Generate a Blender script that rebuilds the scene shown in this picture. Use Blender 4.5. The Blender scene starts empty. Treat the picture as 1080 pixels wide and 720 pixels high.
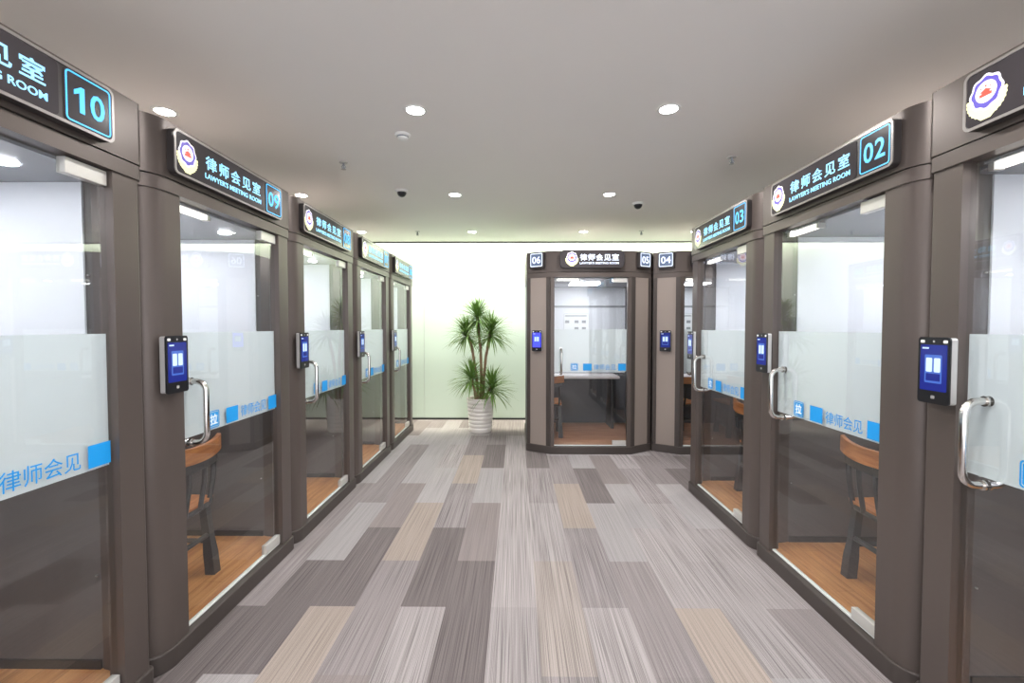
import bpy, bmesh, math, random
from mathutils import Vector, Matrix

random.seed(7)
PI = math.pi
sc = bpy.context.scene
C = sc.collection

# ------------------------------------------------------------------ camera
cd = bpy.data.cameras.new('camera')
cam = bpy.data.objects.new('camera', cd)
C.objects.link(cam)
cd.sensor_width = 36.0
cd.lens = 485.0 / 1080.0 * 36.0
cd.clip_start = 0.05
cam.location = (0, 0, 1.537)
cam.rotation_euler = (math.radians(90 - 1.77), 0, math.radians(0.59))
sc.camera = cam

# ------------------------------------------------------------------ world, view
w = bpy.data.worlds.new('world')
sc.world = w
w.use_nodes = True
w.node_tree.nodes['Background'].inputs[0].default_value = (0.93, 0.95, 1.0, 1)
w.node_tree.nodes['Background'].inputs[1].default_value = 2.1
sc.view_settings.view_transform = 'Standard'
sc.view_settings.look = 'None'
sc.view_settings.exposure = 0.65
sc.view_settings.gamma = 1.0
sc.view_settings.use_curve_mapping = False

DOWNLIGHT_W = 64.0
COVE_W = 300.0
BOOTH_PANEL = 17.0
SIGN_E = 0.8


# ------------------------------------------------------------------ materials
def lin(c):
    c = c / 255.0
    return c / 12.92 if c <= 0.04045 else ((c + 0.055) / 1.055) ** 2.4


def rgb(r, g, b):
    return (lin(r), lin(g), lin(b), 1.0)


def new_mat(name):
    m = bpy.data.materials.new(name)
    m.use_nodes = True
    nt = m.node_tree
    b = nt.nodes['Principled BSDF']
    return m, nt, b


def mat(name, col, rough=0.5, metal=0.0, emit=0.0, ecol=None, noise=0.0, nscale=8.0, bump=0.0, stretch=None):
    m, nt, b = new_mat(name)
    b.inputs['Base Color'].default_value = col
    b.inputs['Roughness'].default_value = rough
    b.inputs['Metallic'].default_value = metal
    if emit:
        b.inputs['Emission Color'].default_value = ecol or col
        b.inputs['Emission Strength'].default_value = emit
    if noise or bump:
        tc = nt.nodes.new('ShaderNodeTexCoord')
        mp = nt.nodes.new('ShaderNodeMapping')
        if stretch:
            mp.inputs['Scale'].default_value = stretch
        n = nt.nodes.new('ShaderNodeTexNoise')
        n.inputs['Scale'].default_value = nscale
        n.inputs['Detail'].default_value = 4
        nt.links.new(tc.outputs['Object'], mp.inputs[0])
        nt.links.new(mp.outputs[0], n.inputs['Vector'])
        if noise:
            mx = nt.nodes.new('ShaderNodeMix')
            mx.data_type = 'RGBA'
            mx.inputs['A'].default_value = tuple(c * (1 - noise) for c in col[:3]) + (1,)
            mx.inputs['B'].default_value = tuple(min(1, c * (1 + noise)) for c in col[:3]) + (1,)
            nt.links.new(n.outputs[0], mx.inputs['Factor'])
            nt.links.new(mx.outputs['Result'], b.inputs['Base Color'])
        if bump:
            bp = nt.nodes.new('ShaderNodeBump')
            bp.inputs['Strength'].default_value = bump
            nt.links.new(n.outputs[0], bp.inputs['Height'])
            nt.links.new(bp.outputs[0], b.inputs['Normal'])
    return m


def glass_mat(name, tint, extra=0.04, ior=1.52):
    m, nt, b = new_mat(name)
    nt.nodes.remove(b)
    out = nt.nodes['Material Output']
    tr = nt.nodes.new('ShaderNodeBsdfTransparent')
    tr.inputs[0].default_value = tint
    gl = nt.nodes.new('ShaderNodeBsdfGlossy')
    gl.inputs['Roughness'].default_value = 0.015
    gl.inputs[0].default_value = (1, 1, 1, 1)
    fr = nt.nodes.new('ShaderNodeFresnel')
    fr.inputs[0].default_value = ior
    ad = nt.nodes.new('ShaderNodeMath')
    ad.operation = 'ADD'
    ad.use_clamp = True
    ad.inputs[1].default_value = extra
    mx = nt.nodes.new('ShaderNodeMixShader')
    nt.links.new(fr.outputs[0], ad.inputs[0])
    ge = nt.nodes.new('ShaderNodeNewGeometry')
    inv = nt.nodes.new('ShaderNodeMath')
    inv.operation = 'SUBTRACT'
    inv.inputs[0].default_value = 1.0
    mu = nt.nodes.new('ShaderNodeMath')
    mu.operation = 'MULTIPLY'
    nt.links.new(ge.outputs['Backfacing'], inv.inputs[1])
    nt.links.new(ad.outputs[0], mu.inputs[0])
    nt.links.new(inv.outputs[0], mu.inputs[1])
    nt.links.new(mu.outputs[0], mx.inputs[0])
    nt.links.new(tr.outputs[0], mx.inputs[1])
    nt.links.new(gl.outputs[0], mx.inputs[2])
    nt.links.new(mx.outputs[0], out.inputs['Surface'])
    return m


def film_mat(name):
    m, nt, b = new_mat(name)
    nt.nodes.remove(b)
    out = nt.nodes['Material Output']
    tr = nt.nodes.new('ShaderNodeBsdfTransparent')
    di = nt.nodes.new('ShaderNodeBsdfDiffuse')
    di.inputs[0].default_value = (0.82, 0.86, 0.87, 1)
    tl = nt.nodes.new('ShaderNodeBsdfTranslucent')
    tl.inputs[0].default_value = (0.88, 0.91, 0.94, 1)
    m1 = nt.nodes.new('ShaderNodeMixShader')
    m1.inputs[0].default_value = 0.42
    m2 = nt.nodes.new('ShaderNodeMixShader')
    m2.inputs[0].default_value = 0.88
    nt.links.new(di.outputs[0], m1.inputs[1])
    nt.links.new(tl.outputs[0], m1.inputs[2])
    nt.links.new(tr.outputs[0], m2.inputs[1])
    nt.links.new(m1.outputs[0], m2.inputs[2])
    nt.links.new(m2.outputs[0], out.inputs['Surface'])
    return m


def wood_mat(name, c1, c2, rough, plank=None):
    m, nt, b = new_mat(name)
    tc = nt.nodes.new('ShaderNodeTexCoord')
    mp = nt.nodes.new('ShaderNodeMapping')
    mp.inputs['Scale'].default_value = (1.2, 14, 14)
    n = nt.nodes.new('ShaderNodeTexNoise')
    n.inputs['Scale'].default_value = 3.0
    n.inputs['Detail'].default_value = 6
    n.inputs['Distortion'].default_value = 0.6
    cr = nt.nodes.new('ShaderNodeValToRGB')
    cr.color_ramp.elements[0].position = 0.3
    cr.color_ramp.elements[1].position = 0.7
    cr.color_ramp.elements[0].color = c1
    cr.color_ramp.elements[1].color = c2
    nt.links.new(tc.outputs['Object'], mp.inputs[0])
    nt.links.new(mp.outputs[0], n.inputs['Vector'])
    nt.links.new(n.outputs[0], cr.inputs[0])
    src = cr.outputs[0]
    if plank:
        br = nt.nodes.new('ShaderNodeTexBrick')
        br.inputs['Color1'].default_value = (0.86, 0.86, 0.86, 1)
        br.inputs['Color2'].default_value = (1, 1, 1, 1)
        br.inputs['Mortar'].default_value = (0.6, 0.55, 0.5, 1)
        br.inputs['Scale'].default_value = 1.0
        br.inputs['Mortar Size'].default_value = 0.002
        br.inputs['Brick Width'].default_value = 0.9
        br.inputs['Row Height'].default_value = 0.11
        nt.links.new(tc.outputs['Object'], br.inputs['Vector'])
        mx = nt.nodes.new('ShaderNodeMix')
        mx.data_type = 'RGBA'
        mx.blend_type = 'MULTIPLY'
        mx.inputs['Factor'].default_value = 1.0
        nt.links.new(cr.outputs[0], mx.inputs['A'])
        nt.links.new(br.outputs[0], mx.inputs['B'])
        src = mx.outputs['Result']
    nt.links.new(src, b.inputs['Base Color'])
    b.inputs['Roughness'].default_value = rough
    return m


def carpet_mat():
    m, nt, b = new_mat('striated_carpet')
    at = nt.nodes.new('ShaderNodeAttribute')
    at.attribute_name = 'plank'
    tc = nt.nodes.new('ShaderNodeTexCoord')

    def noise(scale, sx, sy, det=2):
        mp = nt.nodes.new('ShaderNodeMapping')
        mp.inputs['Scale'].default_value = (sx, sy, 1)
        n = nt.nodes.new('ShaderNodeTexNoise')
        n.inputs['Scale'].default_value = scale
        n.inputs['Detail'].default_value = det
        n.inputs['Roughness'].default_value = 0.6
        nt.links.new(tc.outputs['Object'], mp.inputs[0])
        nt.links.new(mp.outputs[0], n.inputs['Vector'])
        return n

    def ramp(n, a, b_, ca, cb):
        r = nt.nodes.new('ShaderNodeValToRGB')
        r.color_ramp.elements[0].position = a
        r.color_ramp.elements[1].position = b_
        r.color_ramp.elements[0].color = (ca, ca, ca, 1)
        r.color_ramp.elements[1].color = (cb, cb, cb, 1)
        nt.links.new(n.outputs[0], r.inputs[0])
        return r

    def mixm(a, b_, fac=None, facv=1.0):
        mx = nt.nodes.new('ShaderNodeMix')
        mx.data_type = 'RGBA'
        mx.blend_type = 'MULTIPLY'
        mx.inputs['Factor'].default_value = facv
        nt.links.new(a, mx.inputs['A'])
        nt.links.new(b_, mx.inputs['B'])
        if fac:
            nt.links.new(fac, mx.inputs['Factor'])
        return mx.outputs['Result']

    fine = ramp(noise(1.0, 290, 1.2, 1), 0.34, 0.52, 0.48, 1.07)
    wide = ramp(noise(1.0, 60, 0.8, 3), 0.36, 0.62, 0.82, 1.08)
    tuft = ramp(noise(1.0, 260, 260, 1), 0.3, 0.7, 0.86, 1.10)
    c = mixm(at.outputs['Color'], fine.outputs[0], at.outputs['Alpha'])
    c = mixm(c, wide.outputs[0], at.outputs['Alpha'])
    c = mixm(c, tuft.outputs[0])
    nt.links.new(c, b.inputs['Base Color'])
    b.inputs['Roughness'].default_value = 0.95
    b.inputs['Specular IOR Level'].default_value = 0.2
    return m


M = {}
M['ceiling'] = mat('ceiling_paint', rgb(236, 233, 229), 0.75, noise=0.015, nscale=1.5)
M['taupe'] = mat('taupe_powder_coat', rgb(93, 84, 80), 0.36, 0.4, noise=0.02, nscale=60)
M['taupe_dark'] = mat('taupe_plinth', rgb(72, 65, 62), 0.45, 0.2)
M['taupe_light'] = mat('taupe_inset_panel', rgb(150, 138, 131), 0.4, 0.2)
M['groove'] = mat('dark_groove', rgb(25, 22, 22), 0.6)
M['gray_panel'] = mat('dark_grey_fabric_panel', rgb(92, 87, 86), 0.55, noise=0.06, nscale=40)
M['slate_panel'] = mat('slate_panel', rgb(70, 74, 82), 0.5)
M['white_panel'] = mat('white_acoustic_panel', rgb(234, 236, 243), 0.45)
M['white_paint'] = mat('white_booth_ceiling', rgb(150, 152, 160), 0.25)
M['black'] = mat('black_plastic', rgb(22, 22, 26), 0.3)
M['black_trim'] = mat('black_trim', rgb(30, 30, 30), 0.4)
M['skirting'] = mat('dark_wall_skirting', rgb(38, 40, 38), 0.4)
M['steel'] = mat('polished_steel', rgb(215, 212, 208), 0.14, 1.0)
M['satin'] = mat('satin_steel', rgb(205, 203, 198), 0.32, 0.35)
M['silver'] = mat('silver_plastic', rgb(185, 183, 182), 0.35, 0.4)
M['seal'] = mat('clear_door_seal', rgb(225, 228, 225), 0.3)
M['glass'] = glass_mat('clear_door_glass', (0.94, 0.955, 0.95, 1), 0.04)
M['film'] = film_mat('frosted_film')
M['blue'] = mat('blue_vinyl', rgb(18, 145, 218), 0.4)
M['vinyl_white'] = mat('white_vinyl', rgb(235, 242, 245), 0.4)
M['sign_face'] = mat('sign_face_black', rgb(58, 54, 57), 0.16)
M['sign_body'] = mat('sign_body_dark', rgb(58, 54, 54), 0.35, 0.2)
M['sign_rim'] = mat('sign_rim_grey', rgb(150, 145, 142), 0.3, 0.4)
M['glow'] = mat('lit_white_blue_lettering', rgb(120, 180, 215), 0.4, 0, SIGN_E, rgb(140, 210, 250))
M['glow_cyan'] = mat('lit_cyan_lettering', rgb(60, 140, 190), 0.4, 0, SIGN_E, rgb(70, 180, 245))
M['glow_lav'] = mat('lit_pale_lettering', rgb(180, 190, 210), 0.4, 0, SIGN_E, rgb(215, 225, 250))
M['plate_face'] = mat('plate_face_blue_grey', rgb(95, 108, 130), 0.2, 0, 0.15, rgb(120, 145, 190))
M['em_white'] = mat('emblem_white', rgb(245, 240, 250), 0.4, 0, 0.45, rgb(240, 235, 250))
M['em_blue'] = mat('emblem_blue', rgb(80, 70, 165), 0.4, 0, 0.35, rgb(85, 70, 170))
M['em_red'] = mat('emblem_red', rgb(215, 70, 50), 0.4, 0, 0.35, rgb(215, 75, 55))
M['em_gold'] = mat('emblem_gold', rgb(235, 235, 170), 0.4, 0, 0.35, rgb(232, 232, 175))
M['em_pink'] = mat('emblem_inner_disc', rgb(240, 200, 205), 0.4, 0, 0.35, rgb(240, 205, 205))
M['screen'] = mat('screen_deep_blue', rgb(25, 32, 95), 0.12, 0, 0.3, rgb(38, 50, 150))
M['screen_mid'] = mat('screen_mid_blue', rgb(60, 90, 160), 0.12, 0, 0.3, rgb(70, 105, 190))
M['screen_lit'] = mat('screen_pale', rgb(180, 200, 225), 0.12, 0, 0.35, rgb(175, 200, 230))
M['screen_violet'] = mat('screen_bright_blue', rgb(60, 60, 220), 0.12, 0, 0.8, rgb(70, 75, 240))
M['lamp'] = mat('lamp_diffuser', (1, 1, 1, 1), 0.4, 0, 30.0, (1.0, 0.95, 0.88, 1))
M['booth_lamp'] = mat('booth_lamp_diffuser', (1, 1, 1, 1), 0.4, 0, BOOTH_PANEL, (0.95, 0.96, 1.0, 1))
M['led'] = mat('booth_led_tube', (1, 1, 1, 1), 0.4, 0, 1.5, (1.0, 0.93, 0.84, 1))
M['white'] = mat('white_fitting', rgb(235, 235, 232), 0.5)
M['wall_glass'] = mat('back_painted_glass', rgb(227, 244, 227), 0.22)
M['wall'] = mat('white_wall', rgb(215, 215, 210), 0.7)
M['chair_wood'] = wood_mat('chair_wood', rgb(165, 98, 55), rgb(205, 135, 80), 0.35)
M['chair_dark'] = mat('chair_dark_metal', rgb(62, 62, 64), 0.4, 0.3)
M['floor_wood'] = wood_mat('booth_floor_wood', rgb(185, 118, 66), rgb(222, 160, 100), 0.35, plank=True)
M['floor_wood_pale'] = wood_mat('booth_floor_wood_pale', rgb(170, 115, 90), rgb(205, 155, 125), 0.35, plank=True)
M['table'] = mat('table_top_white', rgb(232, 224, 224), 0.3)
M['paper'] = mat('notice_paper', rgb(238, 240, 242), 0.6)
M['ink'] = mat('notice_grey_ink', rgb(150, 155, 160), 0.6)
M['pot'] = mat('white_pot', rgb(232, 226, 220), 0.35)
M['soil'] = mat('potting_soil', rgb(50, 40, 32), 0.95, noise=0.3, nscale=60)
M['trunk'] = mat('cane_trunk', rgb(150, 122, 98), 0.8, noise=0.25, nscale=12, stretch=(1, 1, 8))
M['leaf'] = mat('dracaena_leaf', rgb(112, 148, 70), 0.4, noise=0.4, nscale=9)
M['carpet'] = carpet_mat()


# ------------------------------------------------------------------ mesh helpers
def box(bm, x0, x1, y0, y1, z0, z1, mi=0, mtx=None):
    vs = [bm.verts.new((x, y, z)) for z in (z0, z1) for y in (y0, y1) for x in (x0, x1)]
    if mtx:
        for v in vs:
            v.co = mtx @ v.co
    for f in ((0, 2, 3, 1), (4, 5, 7, 6), (0, 1, 5, 4), (2, 6, 7, 3), (0, 4, 6, 2), (1, 3, 7, 5)):
        fa = bm.faces.new([vs[i] for i in f])
        fa.material_index = mi
    return vs


def prism(bm, pts, z0, z1, mi=0, smooth=False):
    """pts: counter-clockwise outline seen from above"""
    lo = [bm.verts.new((p[0], p[1], z0)) for p in pts]
    hi = [bm.verts.new((p[0], p[1], z1)) for p in pts]
    n = len(pts)
    f = bm.faces.new(lo[::-1]); f.material_index = mi
    f = bm.faces.new(hi); f.material_index = mi
    for i in range(n):
        j = (i + 1) % n
        f = bm.faces.new((lo[i], lo[j], hi[j], hi[i]))
        f.material_index = mi
        f.smooth = smooth


def plate(bm, pts, y0, y1, mi=0):
    """outline in x,z extruded along y (y0 = front, faces -y)"""
    a = [bm.verts.new((p[0], y0, p[1])) for p in pts]
    b = [bm.verts.new((p[0], y1, p[1])) for p in pts]
    n = len(pts)
    f = bm.faces.new(a); f.material_index = mi
    f = bm.faces.new(b[::-1]); f.material_index = mi
    for i in range(n):
        j = (i + 1) % n
        f = bm.faces.new((a[j], a[i], b[i], b[j])); f.material_index = mi


def rrect(x0, x1, z0, z1, r, n=6):
    pts = []
    for cx, cz, a0 in ((x1 - r, z0 + r, -90), (x1 - r, z1 - r, 0), (x0 + r, z1 - r, 90), (x0 + r, z0 + r, 180)):
        for k in range(n + 1):
            a = math.radians(a0 + 90 * k / n)
            pts.append((cx + r * math.cos(a), cz + r * math.sin(a)))
    return pts


def ring_plate(bm, outer, inner, y0, y1, mi=0):
    n = len(outer)
    oa = [bm.verts.new((p[0], y0, p[1])) for p in outer]
    ia = [bm.verts.new((p[0], y0, p[1])) for p in inner]
    ob = [bm.verts.new((p[0], y1, p[1])) for p in outer]
    ib = [bm.verts.new((p[0], y1, p[1])) for p in inner]
    for i in range(n):
        j = (i + 1) % n
        for q in ((oa[i], oa[j], ia[j], ia[i]), (ob[j], ob[i], ib[i], ib[j]), (oa[j], oa[i], ob[i], ob[j]), (ia[i], ia[j], ib[j], ib[i])):
            f = bm.faces.new(q); f.material_index = mi


def tube(bm, path, r, seg=10, mi=0, closed=False, radii=None):
    path = [Vector(p) for p in path]
    rings = []
    n = len(path)
    up = Vector((0, 0, 1))
    prev = None
    for i, p in enumerate(path):
        if i == 0:
            t = path[1] - path[0]
        elif i == n - 1:
            t = path[-1] - path[-2]
        else:
            t = (path[i + 1] - path[i]).normalized() + (path[i] - path[i - 1]).normalized()
        t.normalize()
        if prev is None:
            a = t.cross(up)
            if a.length < 1e-3:
                a = t.cross(Vector((1, 0, 0)))
        else:
            a = prev - t * prev.dot(t)
        a.normalize()
        prev = a
        b = t.cross(a)
        rr = radii[i] if radii else r
        rings.append([bm.verts.new(p + (a * math.cos(2 * PI * k / seg) + b * math.sin(2 * PI * k / seg)) * rr) for k in range(seg)])
    for i in range(n - 1):
        for k in range(seg):
            l = (k + 1) % seg
            f = bm.faces.new((rings[i][k], rings[i][l], rings[i + 1][l], rings[i + 1][k]))
            f.smooth = True
            f.material_index = mi
    f = bm.faces.new(rings[0][::-1]); f.material_index = mi
    f = bm.faces.new(rings[-1]); f.material_index = mi


def lathe(bm, prof, cx=0, cy=0, seg=32, mi=0, cap0=True, cap1=True):
    rings = [[bm.verts.new((cx + r * math.cos(2 * PI * k / seg), cy + r * math.sin(2 * PI * k / seg), z)) for k in range(seg)] for r, z in prof]
    for i in range(len(prof) - 1):
        for k in range(seg):
            l = (k + 1) % seg
            f = bm.faces.new((rings[i][k], rings[i][l], rings[i + 1][l], rings[i + 1][k]))
            f.smooth = True
            f.material_index = mi
    if cap0:
        bm.faces.new(rings[0][::-1]).material_index = mi
    if cap1:
        bm.faces.new(rings[-1]).material_index = mi


def obj(name, bm, mats, parent=None, bevel=0.0, loc=None):
    bmesh.ops.recalc_face_normals(bm, faces=bm.faces)
    for e in bm.edges:
        if len(e.link_faces) == 2 and e.calc_face_angle(0.0) > math.radians(32):
            e.smooth = False
    me = bpy.data.meshes.new(name)
    bm.to_mesh(me)
    bm.free()
    if not isinstance(mats, (list, tuple)):
        mats = [mats]
    for m in mats:
        me.materials.append(m)
    o = bpy.data.objects.new(name, me)
    C.objects.link(o)
    if parent:
        o.parent = parent
    if loc:
        o.location = loc
    if bevel:
        md = o.modifiers.new('bevel', 'BEVEL')
        md.width = bevel
        md.segments = 2
        md.limit_method = 'ANGLE'
        md.angle_limit = math.radians(40)
    return o


def thing(name, label, cat, loc=(0, 0, 0), rz=0.0, group=None):
    o = bpy.data.objects.new(name, None)
    o.empty_display_size = 0.1
    C.objects.link(o)
    o.location = loc
    o.rotation_euler = (0, 0, rz)
    tag(o, label, cat, group)
    return o


def tag(o, label, cat, group=None):
    o['label'] = label
    o['category'] = cat
    if group:
        o['group'] = group
    return o


def struct(name, bm, m, **k):
    o = obj(name, bm, m, **k)
    o['kind'] = 'structure'
    return o


def copy_tree(o, parent=None):
    c = o.copy()
    C.objects.link(c)
    if parent:
        c.parent = parent
    for ch in list(o.children):
        copy_tree(ch, c)
    return c


def text_mesh(s, width=None, height=None, bold=0.0, depth=0.0015, name='lettering', spacing=1.0):
    """flat lettering as a mesh in the x-z plane, facing -y, centred at the origin"""
    cu = bpy.data.curves.new(name, 'FONT')
    cu.body = s
    cu.size = 1.0
    cu.align_x = 'LEFT'
    cu.offset = bold
    cu.space_character = spacing
    cu.resolution_u = 3
    o = bpy.data.objects.new(name, cu)
    C.objects.link(o)
    bpy.context.view_layer.update()
    dg = bpy.context.evaluated_depsgraph_get()
    me = bpy.data.meshes.new_from_object(o.evaluated_get(dg))
    bpy.data.objects.remove(o)
    bpy.data.curves.remove(cu)
    bm = bmesh.new()
    bm.from_mesh(me)
    bpy.data.meshes.remove(me)
    xs = [v.co.x for v in bm.verts]
    ys = [v.co.y for v in bm.verts]
    cx, cy = (min(xs) + max(xs)) / 2, (min(ys) + max(ys)) / 2
    sx = width / (max(xs) - min(xs)) if width else None
    sy = height / (max(ys) - min(ys)) if height else None
    sx = sx or sy
    sy = sy or sx
    for v in bm.verts:
        v.co = Vector(((v.co.x - cx) * sx, 0, (v.co.y - cy) * sy))
    ret = bmesh.ops.extrude_face_region(bm, geom=bm.faces[:])
    for v in [g for g in ret['geom'] if isinstance(g, bmesh.types.BMVert)]:
        v.co.y -= depth
    return bm


def add_text(bm, s, cx, y, cz, mi=0, **k):
    t = text_mesh(s, **k)
    vm = {}
    for v in t.verts:
        vm[v] = bm.verts.new((v.co.x + cx, v.co.y + y, v.co.z + cz))
    for f in t.faces:
        try:
            nf = bm.faces.new([vm[v] for v in f.verts])
            nf.material_index = mi
        except ValueError:
            pass
    t.free()


# ------------------------------------------------------------------ room shell
ROOM_X0, ROOM_X1, ROOM_Y0, WALL_Y, CEIL = -6.0, 6.4, -3.5, 7.62, 2.905
SLOT_Y = 7.40

# carpet planks 0.25 x 1.0 m, alternate columns shifted by half a plank
L, B, MD, D, S = (0.37, 0.352, 0.345), (0.385, 0.330, 0.285), (0.285, 0.258, 0.252), (0.185, 0.163, 0.158), (0.31, 0.283, 0.278)
PAL = {'L': (L, 0.4), 'B': (B, 0.5), 'M': (MD, 0.65), 'D': (D, 0.7), 'S': (S, 1.0), 'W': ((0.375, 0.347, 0.338), 0.9), 'G': ((0.26, 0.23, 0.22), 0.4), 'T': ((0.37, 0.33, 0.30), 0.9)}
PLANKS = {}
for k_, rows_ in {-5: 'DMML', -4: 'DLMML', -3: 'BDGLLL', -2: 'MBLWLM', -1: 'WDSBML', 0: 'DGLDMM', 1: 'WWWWWM', 2: 'TWSDMW', 3: 'WSBMLW',
                  4: 'MLDLM', 5: 'BWLGL', 6: 'WWSWM', 7: 'MWLM'}.items():
    for i_, ch_ in enumerate(rows_):
        PLANKS[(k_, i_ + 1)] = ch_
bm = bmesh.new()
lay = bm.loops.layers.float_color.new('plank')
X_OFF = -0.39
k0, k1 = int((ROOM_X0 - X_OFF) / 0.25) - 1, int((ROOM_X1 - X_OFF) / 0.25) + 1
for k in range(k0, k1 + 1):
    x0, x1 = max(ROOM_X0, X_OFF + 0.25 * k), min(ROOM_X1, X_OFF + 0.25 * (k + 1))
    if x1 <= x0:
        continue
    yb = 0.98 if k % 2 == 0 else 0.48
    # rows are numbered so that row 0 starts at yb
    for r in range(-6, 9):
        y0, y1 = max(ROOM_Y0, yb + r), min(WALL_Y + 0.1, yb + r + 1)
        if y1 <= y0:
            continue
        key = PLANKS.get((k, r)) or random.choice('LLBMMMDSSSWWGG')
        (c, streak) = PAL[key]
        j = random.uniform(0.94, 1.06)
        f = bm.faces.new([bm.verts.new(p) for p in ((x0, y0, 0), (x1, y0, 0), (x1, y1, 0), (x0, y1, 0))])
        for lp in f.loops:
            lp[lay] = (c[0] * j * 0.90, c[1] * j * 0.88, c[2] * j * 0.90, streak)
bmesh.ops.remove_doubles(bm, verts=bm.verts, dist=1e-5)
floor = struct('floor', bm, M['carpet'])

bm = bmesh.new()
box(bm, ROOM_X0, ROOM_X1, ROOM_Y0, SLOT_Y, CEIL, CEIL + 0.08)
ceiling = struct('ceiling', bm, M['ceiling'])
bm = bmesh.new()
box(bm, ROOM_X0, ROOM_X1, SLOT_Y, SLOT_Y + 0.02, CEIL - 0.022, CEIL + 0.3)
struct('trim_1', bm, M['skirting'])
bm = bmesh.new()
box(bm, ROOM_X0, ROOM_X1, SLOT_Y, WALL_Y + 0.1, CEIL + 0.3, CEIL + 0.36)
struct('trim_2', bm, M['ceiling'])

# glowing painted-glass back wall in tall panels with hairline joints
bm = bmesh.new()
joints = [-6.0, -5.1, -3.32, -1.536, 0.30, 2.12, 3.94, 5.76, 6.4]
for a, b_ in zip(joints[:-1], joints[1:]):
    box(bm, a + 0.002, b_ - 0.002, WALL_Y, WALL_Y + 0.012, 0.03, CEIL + 0.3)
struct('wall_back', bm, M['wall_glass'])
bm = bmesh.new()
box(bm, ROOM_X0, ROOM_X1, WALL_Y + 0.013, WALL_Y + 0.1, 0, CEIL + 0.3)
struct('trim_3', bm, M['wall'])
bm = bmesh.new()
box(bm, ROOM_X0, ROOM_X1, WALL_Y - 0.012, WALL_Y + 0.012, 0, 0.03)
struct('baseboard_back', bm, M['skirting'])
for nm, x0, x1 in (('wall_left', ROOM_X0 - 0.1, ROOM_X0), ('wall_right', ROOM_X1, ROOM_X1 + 0.1)):
    bm = bmesh.new()
    box(bm, x0, x1, ROOM_Y0, WALL_Y + 0.1, 0, CEIL + 0.3)
    struct(nm, bm, M['wall'])

# cove light strip in the slot above the back wall
cl = thing('cove_light', 'hidden linear light in the slot above the pale green glass wall', 'light', (0.2, SLOT_Y + 0.11, CEIL + 0.27))
bm = bmesh.new()
box(bm, -6.1, 6.1, -0.02, 0.02, 0.0, 0.03)
obj('housing', bm, M['white'], cl)
ld = bpy.data.lights.new('cove_strip', 'AREA')
ld.shape = 'RECTANGLE'
ld.size, ld.size_y = 12.0, 0.05
ld.energy = COVE_W
ld.color = (1.0, 0.95, 0.80)
lo = bpy.data.objects.new('cove_strip', ld)
C.objects.link(lo)
lo.parent = cl
lo.location = (0, 0.01, -0.01)
lo.rotation_euler = (math.radians(8), 0, 0)


# ------------------------------------------------------------------ meeting booths
OPEN = 0.44       # half door width
BASE_H, TOP_H, HEAD_H = 0.09, 2.14, 2.45


HALF_W = 0.6165


def footprint(kind, inset=0.0, D=1.4, flip=1):
    """outline counter-clockwise from above; front at y = 0, facing -y. Round kind: wide curve on the -x * flip side"""
    if kind == 'round':
        W2 = HALF_W
        rl, rr = (0.125, 0.03) if flip > 0 else (0.03, 0.125)
        pts = [(-W2 + inset, D)]
        for k in range(11):
            a = PI + PI / 2 * k / 10
            q = max(rl - inset, 0.004)
            pts.append((-W2 + inset + q + q * math.cos(a), inset + q + q * math.sin(a)))
        for k in range(11):
            a = 1.5 * PI + PI / 2 * k / 10
            q = max(rr - inset, 0.004)
            pts.append((W2 - inset - q + q * math.cos(a), inset + q + q * math.sin(a)))
        pts.append((W2 - inset, D))
        return pts
    q = inset
    return [(-0.775 + q, D), (-0.775 + q, 0.175 + q * 0.6), (-0.49 + q * 0.4, q), (0.49 - q * 0.4, q), (0.775 - q, 0.175 + q * 0.6), (0.775 - q, D)]


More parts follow.
